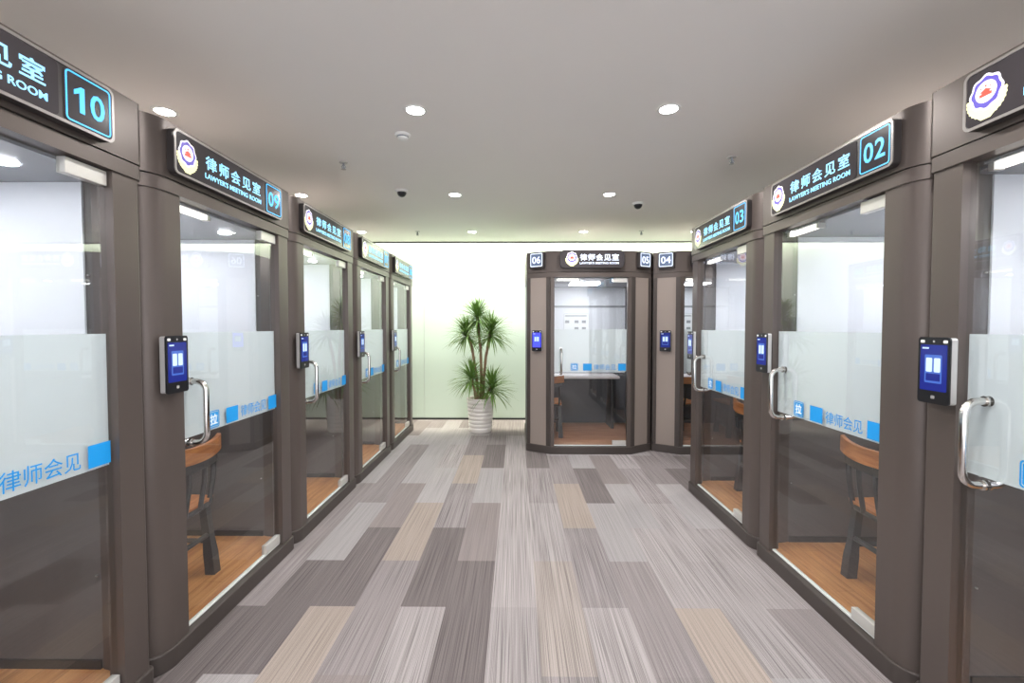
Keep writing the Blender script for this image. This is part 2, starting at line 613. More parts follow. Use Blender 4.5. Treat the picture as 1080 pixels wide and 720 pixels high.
def make_booth(kind, label, group, flip=1):
    Dp = 1.4
    t = thing('meeting_booth', label, 'booth', group=group)
    # plinth
    bm = bmesh.new()
    prism(bm, footprint(kind, 0.0, Dp, flip), 0.0, BASE_H, smooth=True)
    obj('plinth', bm, M['taupe_dark'], t, bevel=0.006)
    # booth floor
    bm = bmesh.new()
    W2 = HALF_W if kind == 'round' else 0.775
    dx = 0.035 * flip if kind == 'round' else 0.0     # door centre
    box(bm, -W2 + 0.04, W2 - 0.04, 0.06 if kind == 'round' else 0.2, Dp - 0.04, BASE_H, BASE_H + 0.012)
    if kind != 'round':
        box(bm, -0.45, 0.45, 0.06, 0.2, BASE_H, BASE_H + 0.012)
    obj('booth_floor', bm, M['floor_wood'] if kind == 'round' else M['floor_wood_pale'], t)
    # corner posts
    for s in (-1, 1):
        bm = bmesh.new()
        if kind == 'round':
            ins = 0.014
            fp = footprint('round', ins, Dp, flip)
            fp = [(-x, y) for x, y in fp[::-1]] if s > 0 else fp
            xe = -OPEN - dx if s > 0 else -OPEN + dx
            pts = [(-HALF_W + ins, 0.19)] + fp[1:12] + [(xe, ins), (xe, 0.075), (-HALF_W + 0.06, 0.12), (-HALF_W + 0.045, 0.19)]
            if s > 0:
                pts = [(-x, y) for x, y in pts][::-1]
            prism(bm, pts, BASE_H, TOP_H, 0, smooth=True)
            obj('corner_post', bm, M['taupe'], t)
        else:
            fp = footprint(kind, 0.014)
            a, b_ = Vector(fp[1]), Vector(fp[2])
            pts = [tuple(a + Vector((0, 0.12))), tuple(a), tuple(b_), (-OPEN, 0.014), (-OPEN, 0.07), (-0.50, 0.075), (-0.72, 0.21), (-0.735, 0.31)]
            if s > 0:
                pts = [(-x, y) for x, y in pts][::-1]
            prism(bm, pts, BASE_H, TOP_H, 0)
            p = obj('corner_post', bm, M['taupe'], t)
            # lighter inset panel between two raised edges
            bm = bmesh.new()
            d = (b_ - a)
            ln = d.length
            d.normalize()
            nrm = Vector((d.y, -d.x))
            for u0, u1, th, mi in ((0.0, 0.045, 0.012, 0), (ln - 0.055, ln, 0.012, 0), (0.045, ln - 0.055, 0.004, 1)):
                q = [a + d * u0, a + d * u0 + nrm * th, a + d * u1 + nrm * th, a + d * u1]
                q = [(v.x * (1 if s < 0 else -1), v.y) for v in q]
                if s > 0:
                    q = q[::-1]
                prism(bm, q, BASE_H + 0.005, TOP_H, mi)
            obj('post_cladding', bm, [M['taupe_dark'], M['taupe_light']], p)
    # header: lower band, shadow groove, upper fascia
    bm = bmesh.new()
    prism(bm, footprint(kind, 0.006, Dp, flip), TOP_H, 2.196, 0, smooth=True)
    prism(bm, footprint(kind, 0.014, Dp, flip), 2.196, 2.201, 1, smooth=True)
    prism(bm, footprint(kind, 0.003, Dp, flip), 2.201, HEAD_H, 0, smooth=True)
    obj('header', bm, [M['taupe'], M['groove']], t)
    # booth ceiling
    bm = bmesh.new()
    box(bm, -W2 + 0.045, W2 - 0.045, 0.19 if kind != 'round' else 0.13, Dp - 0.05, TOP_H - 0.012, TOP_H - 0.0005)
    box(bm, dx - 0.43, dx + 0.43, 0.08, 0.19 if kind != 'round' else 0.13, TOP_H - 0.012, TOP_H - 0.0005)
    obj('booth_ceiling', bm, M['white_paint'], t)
    # side and rear panels
    for s in (-1, 1):
        bm = bmesh.new()
        xo, xi = s * (W2 - 0.014), s * (W2 - 0.04)
        y0 = 0.19 if kind == 'round' else 0.32
        box(bm, min(xo, xi), max(xo, xi), y0, Dp, BASE_H, TOP_H)
        sp = obj('side_panel', bm, M['gray_panel'] if kind == 'round' else M['slate_panel'], t)
        if kind == 'round':
            bm = bmesh.new()
            xj = s * (W2 - 0.048)
            box(bm, min(xi, xj), max(xi, xj), 0.225, Dp - 0.045, 1.16, TOP_H - 0.013)
            obj('upper_board', bm, M['white_panel'], sp)
            bm = bmesh.new()
            box(bm, min(xi, xj), max(xi, xj), 0.20, Dp - 0.045, BASE_H + 0.012, BASE_H + 0.05)
            obj('skirting', bm, M['black_trim'], sp)
            for zz in (0.5, 0.95, 1.75):
                bm = bmesh.new()
                box(bm, min(xi, xj), max(xi, xj), 0.206, 0.212, zz - 0.003, zz + 0.003)
                obj('screw_cap', bm, M['silver'], sp)
    bm = bmesh.new()
    box(bm, -W2 + 0.04, W2 - 0.04, Dp - 0.03, Dp, BASE_H, TOP_H)
    rp = obj('rear_panel', bm, M['gray_panel'] if kind == 'round' else M['slate_panel'], t)
    bm = bmesh.new()
    box(bm, -W2 + 0.05, W2 - 0.05, Dp - 0.04, Dp - 0.03, 0.86 if kind != 'round' else 1.16, TOP_H - 0.013)
    obj('upper_board', bm, M['white_panel'], rp)
    if kind != 'round':
        bm = bmesh.new()
        box(bm, -W2 + 0.05, W2 - 0.05, Dp - 0.048, Dp - 0.04, 1.83, 1.86)
        obj('grey_strip', bm, M['ink'], rp)  # thin grey strip across the rear board
        # posted notice
        bm = bmesh.new()
        y = Dp - 0.0405
        ring_plate(bm, rrect(-0.19, 0.19, 1.42, 1.74, 0.004, 1), rrect(-0.187, 0.187, 1.423, 1.737, 0.003, 1), y - 0.004, y, 1)
        plate(bm, rrect(-0.187, 0.187, 1.423, 1.737, 0.003, 1), y - 0.003, y, 0)
        box(bm, -0.17, 0.15, y - 0.005, y - 0.003, 1.70, 1.715, 1)
        for px, pz in ((-0.14, 1.62), (0.0, 1.62), (0.11, 1.62), (0.0, 1.52), (0.11, 1.52)):
            box(bm, px - 0.03, px + 0.03, y - 0.005, y - 0.003, pz - 0.02, pz + 0.02, 1)
        obj('notice', bm, [M['paper'], M['ink']], rp)
    # ceiling lights: added square panel to brighten the booth, LED bar near the door
    bm = bmesh.new()
    box(bm, -0.16, 0.22, 0.62, 0.92, TOP_H - 0.022, TOP_H - 0.012, 0)
    obj('added_fill_panel', bm, M['booth_lamp'], t)
    bm = bmesh.new()
    lathe(bm, [(0.035, TOP_H - 0.012), (0.035, TOP_H - 0.018), (0.03, TOP_H - 0.02)], 0.34, 0.28, 20, 0)
    obj('ceiling_spot', bm, M['booth_lamp'], t)
    bm = bmesh.new()
    box(bm, dx - 0.40, dx - 0.14, 0.09, 0.12, TOP_H - 0.036, TOP_H - 0.013, 0)
    lb = obj('light_bar', bm, M['led'], t)
    for xa in (dx - 0.42, dx - 0.14):
        bm = bmesh.new()
        box(bm, xa, xa + 0.02, 0.085, 0.125, TOP_H - 0.04, TOP_H - 0.012, 0)
        obj('end_cap', bm, M['silver'], lb)
    # ---- glass door
    bm = bmesh.new()
    box(bm, -OPEN + 0.004, OPEN - 0.004, 0.040, 0.052, 0.105, TOP_H - 0.006)
    d = obj('door', bm, M['glass'], t)
    d.location.x = dx
    bm = bmesh.new()
    box(bm, -OPEN + 0.003, OPEN - 0.003, 0.036, 0.056, 0.0945, 0.104)
    obj('bottom_seal', bm, M['seal'], d)
    bm = bmesh.new()
    box(bm, -OPEN + 0.004, OPEN - 0.004, 0.0525, 0.0535, 1.00, 1.512)
    obj('frosted_film', bm, M['film'], d)
    for z0, z1, nm in ((0.105, 0.160, 'bottom'), (TOP_H - 0.062, TOP_H - 0.006, 'top')):
        bm = bmesh.new()
        box(bm, OPEN - 0.170, OPEN - 0.006, 0.030, 0.062, z0, z1)
        obj('hinge_patch', bm, M['satin'], d, bevel=0.002)
    # handle: D-shaped pull on both faces
    bm = bmesh.new()
    hx = -OPEN + 0.082
    for sgn, y0 in ((-1, 0.040), (1, 0.052)):
        path = []
        zt, zb, pr, cr = 1.275, 0.975, 0.075, 0.048
        path.append((hx, y0, zt))
        for k in range(6):
            a = PI / 2 * k / 5
            path.append((hx, y0 + sgn * (pr - cr + cr * math.sin(a)), zt - cr + cr * math.cos(a)))
        for k in range(6):
            a = PI / 2 * k / 5
            path.append((hx, y0 + sgn * (pr - cr + cr * math.cos(a)), zb + cr - cr * math.sin(a)))
        path.append((hx, y0, zb))
        tube(bm, path, 0.0135, 12)
        for z in (zt, zb):
            tube(bm, [(hx, y0, z), (hx, y0 + sgn * 0.006, z)], 0.019, 14)
    obj('handle', bm, M['steel'], d)
    # vinyl row: pull mark, block, four characters, block
    bm = bmesh.new()
    yv = 0.0385
    za, zb = 1.012, 1.102
    x = -0.24
    ring_plate(bm, rrect(x, x + 0.09, za, zb, 0.012), rrect(x + 0.005, x + 0.085, za + 0.005, zb - 0.005, 0.009), yv, yv + 0.001, 0)
    plate(bm, rrect(x + 0.009, x + 0.081, za + 0.009, zb - 0.009, 0.006), yv, yv + 0.001, 0)
    add_text(bm, '拉', x + 0.045, yv, (za + zb) / 2, 1, height=0.058, bold=0.02, depth=0.0006)
    obj('pull_mark', bm, [M['blue'], M['vinyl_white']], d)
    bm = bmesh.new()
    box(bm, x + 0.15, x + 0.255, yv, yv + 0.001, za, zb - 0.005, 0)
    add_text(bm, '律师会见', x + 0.413, yv + 0.0006, (za + zb) / 2 - 0.002, 0, width=0.265, height=0.066, bold=0.0, depth=0.0006)
    box(bm, x + 0.575, OPEN - 0.012, yv, yv + 0.001, za, zb - 0.005, 0)
    obj('door_lettering', bm, [M['blue'], M['vinyl_white']], d)
    return t


# ---- signs
def add_number(bm, number, cx, y):
    for d_, ox in zip(number, (-0.033, 0.033)):
        if d_ == '1':
            plate(bm, [(cx + ox + a, b) for a, b in ((-0.002, -0.044), (0.016, -0.044), (0.016, 0.044), (0.003, 0.044), (-0.022, 0.026), (-0.022, 0.010), (-0.002, 0.022))], y - 0.0015, y, 0)
        else:
            add_text(bm, d_, cx + ox, y, 0.0, 0, width=0.056, height=0.088, bold=0.012, depth=0.0015)


def emblem_mesh(bm, cx, cz, s, y):
    """round police badge with gate, ring and wheat wreath: materials 0 white 1 blue 2 red 3 gold 4 pink"""
    def circ(r, n=32, ox=0, oz=0, sx=1.0, sz=1.0):
        return [(cx + (ox + r * sx * math.cos(2 * PI * k / n)) * s, cz + (oz + r * sz * math.sin(2 * PI * k / n)) * s) for k in range(n)]
    # scalloped shield
    def shield(r):
        out = []
        for k in range(60):
            a = 2 * PI * k / 60
            rr = r * (1 + 0.05 * math.cos(8 * (a - PI / 2)))
            out.append((cx + rr * math.cos(a) * s, cz + (0.12 + rr * math.sin(a) * 1.05) * s))
        return out
    # wreath: two sheaves that meet at a bow
    e = 0.0005
    outer, inner = [], []
    for k in range(33):
        a = math.radians(170 + 200 * k / 32)
        ro = 0.50 + 0.025 * (k % 2)
        outer.append((cx + ro * math.cos(a) * s, cz + (-0.02 + ro * math.sin(a) * 0.98) * s))
        ri = 0.30
        inner.append((cx + ri * math.cos(a) * s, cz + (-0.02 + ri * math.sin(a)) * s))
    plate(bm, outer + inner[::-1], y - e, y, 3)
    plate(bm, [(cx + a * s, cz + b_ * s) for a, b_ in ((-0.30, -0.40), (-0.12, -0.56), (0.12, -0.56), (0.30, -0.40), (0.1, -0.44), (-0.1, -0.44))], y - 2 * e, y - e, 3)
    plate(bm, shield(0.42), y - 2 * e, y - e, 0)
    plate(bm, shield(0.365), y - 3 * e, y - 2 * e, 1)
    plate(bm, circ(0.27, 32, 0, 0.13), y - 4 * e, y - 3 * e, 0)
    plate(bm, circ(0.22, 32, 0, 0.13), y - 5 * e, y - 4 * e, 4)
    g = [(-0.15, 0.02), (0.15, 0.02), (0.15, 0.09), (0.10, 0.09), (0.10, 0.13), (0.16, 0.13), (0.0, 0.21), (-0.16, 0.13), (-0.10, 0.13), (-0.10, 0.09), (-0.15, 0.09)]
    plate(bm, [(cx + a * s, cz + b_ * s) for a, b_ in g], y - 6 * e, y - 5 * e, 2)
    for ox, oz, r in ((0, 0.27, 0.035), (-0.12, 0.235, 0.02), (0.12, 0.235, 0.02)):
        st = []
        for k in range(10):
            a = PI / 2 + PI * k / 5
            rr = r if k % 2 == 0 else r * 0.45
            st.append((cx + (ox + rr * math.cos(a)) * s, cz + (oz + rr * math.sin(a)) * s))
        plate(bm, st, y - 6 * e, y - 5 * e, 2)


EMB = ['em_white', 'em_blue', 'em_red', 'em_gold', 'em_pink']


def make_sign(label, number):
    """local origin: centre of the plate's back, facing -y"""
    t = thing('room_sign', label, 'sign', group='room signs on the booth headers')
    W2, H2 = 0.465, 0.100
    bm = bmesh.new()
    plate(bm, rrect(-W2, W2, -H2, H2, 0.025), -0.034, 0.0, 0)
    obj('backplate', bm, M['sign_body'], t, bevel=0.003)
    bm = bmesh.new()
    ring_plate(bm, rrect(-W2, W2, -H2, H2, 0.025), rrect(-W2 + 0.010, W2 - 0.010, -H2 + 0.010, H2 - 0.010, 0.018), -0.038, -0.034, 0)
    obj('rim', bm, M['sign_rim'], t)
    bm = bmesh.new()
    plate(bm, rrect(-W2 + 0.012, 0.255, -H2 + 0.012, H2 - 0.012, 0.016), -0.037, -0.034, 0)
    plate(bm, rrect(0.275, W2 - 0.012, -H2 + 0.012, H2 - 0.012, 0.016), -0.037, -0.034, 0)
    obj('face', bm, M['sign_face'], t)
    bm = bmesh.new()
    emblem_mesh(bm, -0.385, -0.006, 0.132, -0.037)
    obj('emblem', bm, [M[k] for k in EMB], t)
    bm = bmesh.new()
    add_text(bm, '律师会见室', -0.025, -0.0375, 0.018, 0, width=0.475, height=0.068, bold=0.012, depth=0.0015, spacing=1.3)
    add_text(bm, "LAWYER'S MEETING ROOM", -0.025, -0.0375, -0.047, 0, width=0.485, height=0.026, bold=0.012, depth=0.0015)
    obj('lettering', bm, [M['glow']], t)
    bm = bmesh.new()
    ring_plate(bm, rrect(0.279, W2 - 0.016, -H2 + 0.016, H2 - 0.016, 0.014), rrect(0.284, W2 - 0.021, -H2 + 0.021, H2 - 0.021, 0.010), -0.0385, -0.037, 0)
    add_number(bm, number, 0.363, -0.0375)
    obj('number', bm, [M['glow_cyan']], t)
    return t


def make_wide_sign(label):
    t = thing('room_sign', label, 'sign')
    W2, H2 = 0.385, 0.108
    bm = bmesh.new()
    plate(bm, rrect(-W2, W2, -H2, H2, 0.06), -0.05, 0.0, 0)
    obj('backplate', bm, M['sign_body'], t, bevel=0.004)
    bm = bmesh.new()
    plate(bm, rrect(-W2 + 0.010, W2 - 0.010, -H2 + 0.010, H2 - 0.010, 0.052), -0.053, -0.05, 0)
    obj('face', bm, M['sign_face'], t)
    bm = bmesh.new()
    emblem_mesh(bm, -0.24, 0.0, 0.15, -0.053)
    obj('emblem', bm, [M[k] for k in EMB], t)
    bm = bmesh.new()
    add_text(bm, '律师会见室', 0.085, -0.0535, 0.020, 0, width=0.46, height=0.080, bold=0.016, depth=0.0015, spacing=1.12)
    add_text(bm, "LAWYER'S MEETING ROOM", 0.085, -0.0535, -0.048, 0, width=0.46, height=0.026, bold=0.012, depth=0.0015)
    obj('lettering', bm, [M['glow_lav']], t)
    return t


def make_number_plate(label, number):
    t = thing('number_plate', label, 'sign', group='square number plates on the back booths')
    bm = bmesh.new()
    plate(bm, rrect(-0.10, 0.10, -0.10, 0.10, 0.018), -0.045, 0.0, 0)
    obj('backplate', bm, M['sign_body'], t, bevel=0.004)
    bm = bmesh.new()
    plate(bm, rrect(-0.082, 0.082, -0.078, 0.082, 0.012), -0.048, -0.045, 0)
    obj('face', bm, M['plate_face'], t)
    bm = bmesh.new()
    ring_plate(bm, rrect(-0.082, 0.082, -0.078, 0.082, 0.014), rrect(-0.073, 0.073, -0.069, 0.073, 0.009), -0.050, -0.048, 0)
    add_text(bm, number, 0.0, -0.0485, 0.002, 0, width=0.115, height=0.085, bold=0.02, depth=0.0015)
    obj('number', bm, [M['glow_lav']], t)
    return t


def make_terminal(label, bright=False):
    """face-recognition door terminal; origin = centre of its back, facing -y"""
    t = thing('access_terminal', label, 'access terminal', group='access terminals beside the booth doors')
    bm = bmesh.new()
    box(bm, -0.045, 0.045, -0.012, 0.0, -0.08, 0.08, 0)
    obj('wall_bracket', bm, M['black'], t)
    bm = bmesh.new()
    plate(bm, rrect(-0.0655, 0.0655, -0.125, 0.125, 0.010), -0.036, -0.012, 0)
    obj('housing', bm, M['silver'], t, bevel=0.002)
    bm = bmesh.new()
    plate(bm, rrect(-0.067, 0.067, -0.127, 0.127, 0.012), -0.042, -0.036, 0)
    obj('front_glass', bm, M['black'], t)
    bm = bmesh.new()
    plate(bm, rrect(-0.056, 0.056, -0.078, 0.098, 0.003, 1), -0.0430, -0.042, 0)
    plate(bm, rrect(-0.036, 0.036, -0.048, 0.060, 0.003, 1), -0.0434, -0.043, 1)
    for ox in (-0.017, 0.017):
        plate(bm, rrect(ox - 0.013, ox + 0.013, -0.006, 0.048, 0.004, 2), -0.0438, -0.0434, 2)
    plate(bm, rrect(-0.030, 0.030, -0.040, -0.012, 0.002, 1), -0.0438, -0.0434, 0)
    plate(bm, rrect(-0.048, -0.020, 0.082, 0.088, 0.001, 1), -0.0434, -0.043, 2)
    obj('screen', bm, [M['screen_violet'] if bright else M['screen'], M['screen_mid'], M['screen_lit']], t)
    bm = bmesh.new()
    bm.free()
    for ox in (-0.048, 0.048):
        bm = bmesh.new()
        plate(bm, rrect(ox - 0.009, ox + 0.009, 0.105, 0.116, 0.004, 3), -0.0428, -0.042, 0)
        obj('fill_lamp', bm, M['white'], t)
    bm = bmesh.new()
    plate(bm, rrect(-0.004, 0.004, 0.107, 0.115, 0.003, 3), -0.0428, -0.042, 0)
    obj('camera_lens', bm, M['silver'], t)
    bm = bmesh.new()
    plate(bm, rrect(-0.008, 0.008, -0.108, -0.096, 0.003, 3), -0.0428, -0.042, 0)
    obj('card_reader_mark', bm, M['silver'], t)
    return t


LEFT_X, RIGHT_X = -1.545, 1.620
PITCH = 1.235
left_c = [(1.30 + PITCH * i) for i in range(5)]       # 10, 09, 08, 07, 06
right_c = [1.245, 2.480, 3.715]      # 01, 02, 03
left_n = ['10', '09', '08', '07', '06']
right_n = ['01', '02', '03']

booth0 = make_booth('round', '', 'meeting booths lining the corridor')
used = False
booths = []
left_lab = ['taupe glass-fronted meeting booth 10 at the left edge of the picture, nearest on the left',
            'taupe glass-fronted meeting booth 09, second from the front on the left with a chair inside',
            'taupe glass-fronted meeting booth 08, third from the front in the left row',
            'taupe glass-fronted meeting booth 07, fourth in the left row',
            'taupe glass-fronted booth farthest back in the left row beside the pale green wall']
right_lab = ['taupe glass-fronted meeting booth cut off by the right edge of the picture',
             'taupe glass-fronted meeting booth 02, middle of the right row with a wooden chair inside',
             'taupe glass-fronted meeting booth 03, farthest in the right row']
for i, y in enumerate(left_c):
    o = booth0 if i == 0 else copy_tree(booth0)
    o.location = (LEFT_X, y, 0)
    o.rotation_euler = (0, 0, PI / 2)
    o['label'] = left_lab[i]
    booths.append(o)
booth1 = make_booth('round', '', 'meeting booths lining the corridor', -1)
for i, y in enumerate(right_c):
    o = booth1 if i == 0 else copy_tree(booth1)
    o.location = (RIGHT_X, y, 0)
    o.rotation_euler = (0, 0, -PI / 2)
    o['label'] = right_lab[i]

back0 = make_booth('hex', 'taupe meeting booth 05 with angled corners facing the camera at the end of the corridor', 'angled-corner booths at the end of the corridor')
BX, BY = 0.893, 5.53
back0.location = (BX, BY, 0)
o = copy_tree(back0)
o.location = (BX + 1.558, BY, 0)
o['label'] = 'taupe meeting booth 04 with angled corners, half hidden behind booth 03'

# signs
SIGN_Z = 2.322
for i, y in enumerate(left_c):
    lab = ['backlit booth sign numbered 10 at the top left corner, only its right end in view',
           'lit black sign with police emblem nearest on the left, above the door with a chair',
           'lit black sign with police emblem on the third booth of the left row',
           'glare-washed booth sign numbered 07, fourth in the left row',
           'glare-washed booth sign farthest away in the left row next to the pale wall'][i]
    s = make_sign(lab, left_n[i])
    s.location = (LEFT_X - 0.003, y - 0.03, SIGN_Z)
    s.rotation_euler = (0, 0, PI / 2)
for i, y in enumerate(right_c):
    lab = ['black booth sign with police emblem cut off by the top right edge of the picture',
           'large lit sign ending in 02, fully in view on the right row',
           'smallest lit sign of the right row, ending in 03, next to the back booths'][i]
    s = make_sign(lab, right_n[i])
    s.location = (RIGHT_X + 0.003, y - 0.035, SIGN_Z)
    s.rotation_euler = (0, 0, -PI / 2)
s = make_wide_sign('rounded sign with white badge and lettering on the booth at the corridor end')
s.location = (BX, BY + 0.003, 2.345)
s2 = copy_tree(s)
s2['label'] = 'rounded dark sign on the rightmost back booth, only its left end in view'
s2.location = (BX + 1.558, BY + 0.003, 2.345)
cham = math.atan2(0.175, 0.285)
for bx_, sg, num, lab in ((BX, -1, '06', 'square lit number plate 06 on the left angled corner of the back booth'),
                          (BX, 1, '05', 'square lit number plate 05 on the right angled corner of the back booth'),
                          (BX + 1.558, -1, '04', 'square lit number plate 04 right of the gap between the back booths')):
    p = make_number_plate(lab, num)
    mx, my = bx_ + sg * 0.6325, BY + 0.0875
    nx, ny = math.sin(cham) * sg, -math.cos(cham)
    p.location = (mx - nx * 0.001, my - ny * 0.001 + 0.002, 2.345)
    p.rotation_euler = (0, 0, cham * sg)

# terminals on the handle-side posts
for i, y in enumerate(left_c):
    if i == 0:
        continue
    t = make_terminal(['', 'access terminal with blue screen beside the door of booth 09, nearest on the left',
                       'access terminal beside the door of booth 08 in the left row',
                       'small access terminal beside the door of booth 07 in the left row',
                       'farthest access terminal in the left row, beside the last door'][i])
    t.location = (LEFT_X - 0.014, y - 0.498, 1.372)
    t.rotation_euler = (0, 0, PI / 2)
for i, y in enumerate(right_c):
    t = make_terminal(['large access terminal with blue screen on the grey post at the right edge',
                       'access terminal between booths 03 and 02 on the right, beside the door of booth 02',
                       'access terminal on the far post of booth 03, seen edge-on'][i])
    t.location = (RIGHT_X + 0.014, y + 0.525, 1.372)
    t.rotation_euler = (0, 0, -PI / 2)
for bx_, lab, br in ((BX, 'access terminal with bright blue-violet screen on the left corner of the back booth', True),
                 (BX + 1.558, 'access terminal with blue screen under number plate 04', False)):
    t = make_terminal(lab, br)
    nx, ny = -math.sin(cham), -math.cos(cham)
    t.location = (bx_ - 0.6325 + 0.005 - 0.001, BY + 0.0875 + 0.0105, 1.372)
    t.rotation_euler = (0, 0, -cham)


# ------------------------------------------------------------------ chairs
def make_chair(label, group=None):
    """front of the seat towards +y, back rest at -y"""
    t = thing('wooden_chair', label, 'chair', group=group)
    # saddle seat
    bm = bmesh.new()
    nx, ny = 12, 10
    top, bot = [], []
    for j in range(ny + 1):
        v = j / ny
        rt, rb = [], []
        for i in range(nx + 1):
            u = i / nx * 2 - 1
            hw = 0.205 + 0.02 * v
            x = u * hw
            y = -0.20 + 0.42 * v + (0.015 * (1 - u * u) if v > 0.5 else -0.02 * (1 - u * u))
            dip = -0.012 * (1 - u * u) * (1 - (2 * v - 1) ** 2)
            rt.append(bm.verts.new((x, y, 0.455 + dip)))
            rb.append(bm.verts.new((x * 0.97, y * 0.97, 0.425)))
        top.append(rt)
        bot.append(rb)
    for j in range(ny):
        for i in range(nx):
            f = bm.faces.new((top[j][i], top[j][i + 1], top[j + 1][i + 1], top[j + 1][i])); f.smooth = True
            bm.faces.new((bot[j][i], bot[j + 1][i], bot[j + 1][i + 1], bot[j][i + 1]))
    for i in range(nx):
        bm.faces.new((top[0][i + 1], top[0][i], bot[0][i], bot[0][i + 1]))
        bm.faces.new((top[ny][i], top[ny][i + 1], bot[ny][i + 1], bot[ny][i]))
    for j in range(ny):
        bm.faces.new((top[j][0], top[j + 1][0], bot[j + 1][0], bot[j][0]))
        bm.faces.new((top[j + 1][nx], top[j][nx], bot[j][nx], bot[j + 1][nx]))
    obj('seat', bm, M['chair_wood'], t)
    # seat frame hoop under the seat
    bm = bmesh.new()
    path = [(-0.20, 0.19, 0.41), (-0.20, -0.10, 0.41), (-0.185, -0.17, 0.42), (-0.13, -0.205, 0.425), (0, -0.215, 0.425), (0.13, -0.205, 0.425), (0.185, -0.17, 0.42), (0.20, -0.10, 0.41), (0.20, 0.19, 0.41)]
    tube(bm, path, 0.017, 8)
    tube(bm, [(-0.20, 0.18, 0.408), (0.20, 0.18, 0.408)], 0.015, 8)
    obj('seat_frame', bm, M['chair_dark'], t)
    # crest rail: curved slab, wider than the seat
    bm = bmesh.new()
    n = 14
    prev = None
    for i in range(n + 1):
        u = i / n * 2 - 1
        x = u * 0.235
        y = -0.275 + 0.055 * u * u
        th = 0.013
        zt = 0.80 + 0.014 * u * u
        zb = 0.712 + 0.012 * u * u
        ring = [bm.verts.new(p) for p in ((x, y - th, zb), (x, y + th, zb), (x, y + th, zt), (x, y - th, zt))]
        if prev:
            for k in range(4):
                l = (k + 1) % 4
                f = bm.faces.new((prev[k], prev[l], ring[l], ring[k]))
                f.smooth = k % 2 == 1
        else:
            bm.faces.new(ring[::-1])
        prev = ring
    bm.faces.new(prev)
    obj('crest_rail', bm, M['chair_wood'], t, bevel=0.004)
    # dark backing strip under the crest, spindles
    bm = bmesh.new()
    prev = None
    for i in range(n + 1):
        u = (i / n * 2 - 1) * 0.88
        x = u * 0.235
        y = -0.262 + 0.055 * u * u
        ring = [bm.verts.new(p) for p in ((x, y - 0.009, 0.665), (x, y + 0.009, 0.665), (x, y + 0.009, 0.725), (x, y - 0.009, 0.725))]
        if prev:
            for k in range(4):
                l = (k + 1) % 4
                bm.faces.new((prev[k], prev[l], ring[l], ring[k]))
        else:
            bm.faces.new(ring[::-1])
        prev = ring
    bm.faces.new(prev)
    obj('back_strip', bm, M['chair_dark'], t)
    for u in (-0.80, -0.27, 0.27, 0.80):
        bm = bmesh.new()
        x1, y1 = u * 0.225, -0.262 + 0.055 * u * u
        x0, y0 = u * 0.215, -0.225 + 0.045 * u * u
        r = 0.015 if abs(u) > 0.7 else 0.013
        tube(bm, [(x0, y0, 0.425), ((x0 + x1) / 2, (y0 + y1) / 2 - 0.008, 0.58), (x1, y1, 0.735)], r, 8)
        obj('spindle', bm, M['chair_dark'], t)
    # legs
    for sx in (-1, 1):
        for sy in (-1, 1):
            bm = bmesh.new()
            x0, y0 = sx * 0.175, (0.155 if sy > 0 else -0.165)
            x1, y1 = sx * 0.195, (0.18 if sy > 0 else -0.195)
            rings = []
            for z, a, hw in ((0.415, 0, 0.020), (0.20, 0.55, 0.022), (0.12, 0.75, 0.027), (0.0, 1.0, 0.028)):
                x, y = x0 + (x1 - x0) * a, y0 + (y1 - y0) * a
                rings.append([bm.verts.new((x + dx * hw, y + dy * hw, z)) for dx, dy in ((-1, -1), (1, -1), (1, 1), (-1, 1))])
            for i in range(3):
                for k in range(4):
                    l = (k + 1) % 4
                    bm.faces.new((rings[i][k], rings[i][l], rings[i + 1][l], rings[i + 1][k]))
            bm.faces.new(rings[0])
            bm.faces.new(rings[-1][::-1])
            obj('leg', bm, M['chair_dark'], t)
    bm = bmesh.new()
    for sx in (-1, 1):
        tube(bm, [(sx * 0.19, 0.165, 0.19), (sx * 0.19, -0.19, 0.19)], 0.014, 8)
    tube(bm, [(-0.19, -0.185, 0.235), (0.19, -0.185, 0.235)], 0.014, 8)
    tube(bm, [(-0.19, 0.17, 0.16), (0.19, 0.17, 0.16)], 0.014, 8)
    obj('stretcher', bm, M['chair_dark'], t)
    return t


FZ = BASE_H + 0.012
ch = make_chair('wooden slat-back chair with dark legs in the left row, behind the second glass door', 'wooden chairs inside the booths')
ch.location = (-1.545 - 0.43, 2.44, FZ)
ch.rotation_euler = (0, 0, PI / 2)
for lab, loc, rz in (('largest wooden slat-back chair of the right row, its four dark spindles in view', (1.62 + 0.49, 2.435, FZ), -PI / 2),
                     ('wooden slat-back chair inside booth 03, partly hidden by its near post', (1.62 + 0.53, 3.84, FZ), -PI / 2),
                     ('wooden chair at the left edge of the front-facing glass door, before the table', (BX - 0.515, BY + 0.62, FZ), 0.0),
                     ('wooden chair in booth 04 glimpsed through its narrow glass strip', (BX + 1.558 - 0.30, BY + 0.62, FZ), 0.3)):
    c = copy_tree(ch)
    c['label'] = lab
    c.location = loc
    c.rotation_euler = (0, 0, rz)

# tables in the back booths
def make_table(label):
    t = thing('meeting_table', label, 'table', group='white tables in the back booths')
    bm = bmesh.new()
    plate(bm, rrect(-0.69, 0.55, 0.715, 0.75, 0.008, 2), -0.22, 0.22)
    obj('tabletop', bm, M['table'], t, bevel=0.003)
    for x in (-0.60, 0.46):
        bm = bmesh.new()
        box(bm, x - 0.02, x + 0.02, -0.16, 0.20, 0.0, 0.715)
        obj('leg', bm, M['chair_dark'], t)
    bm = bmesh.new()
    box(bm, -0.58, 0.44, 0.14, 0.16, 0.30, 0.715)
    obj('modesty_panel', bm, M['slate_panel'], t)
    return t


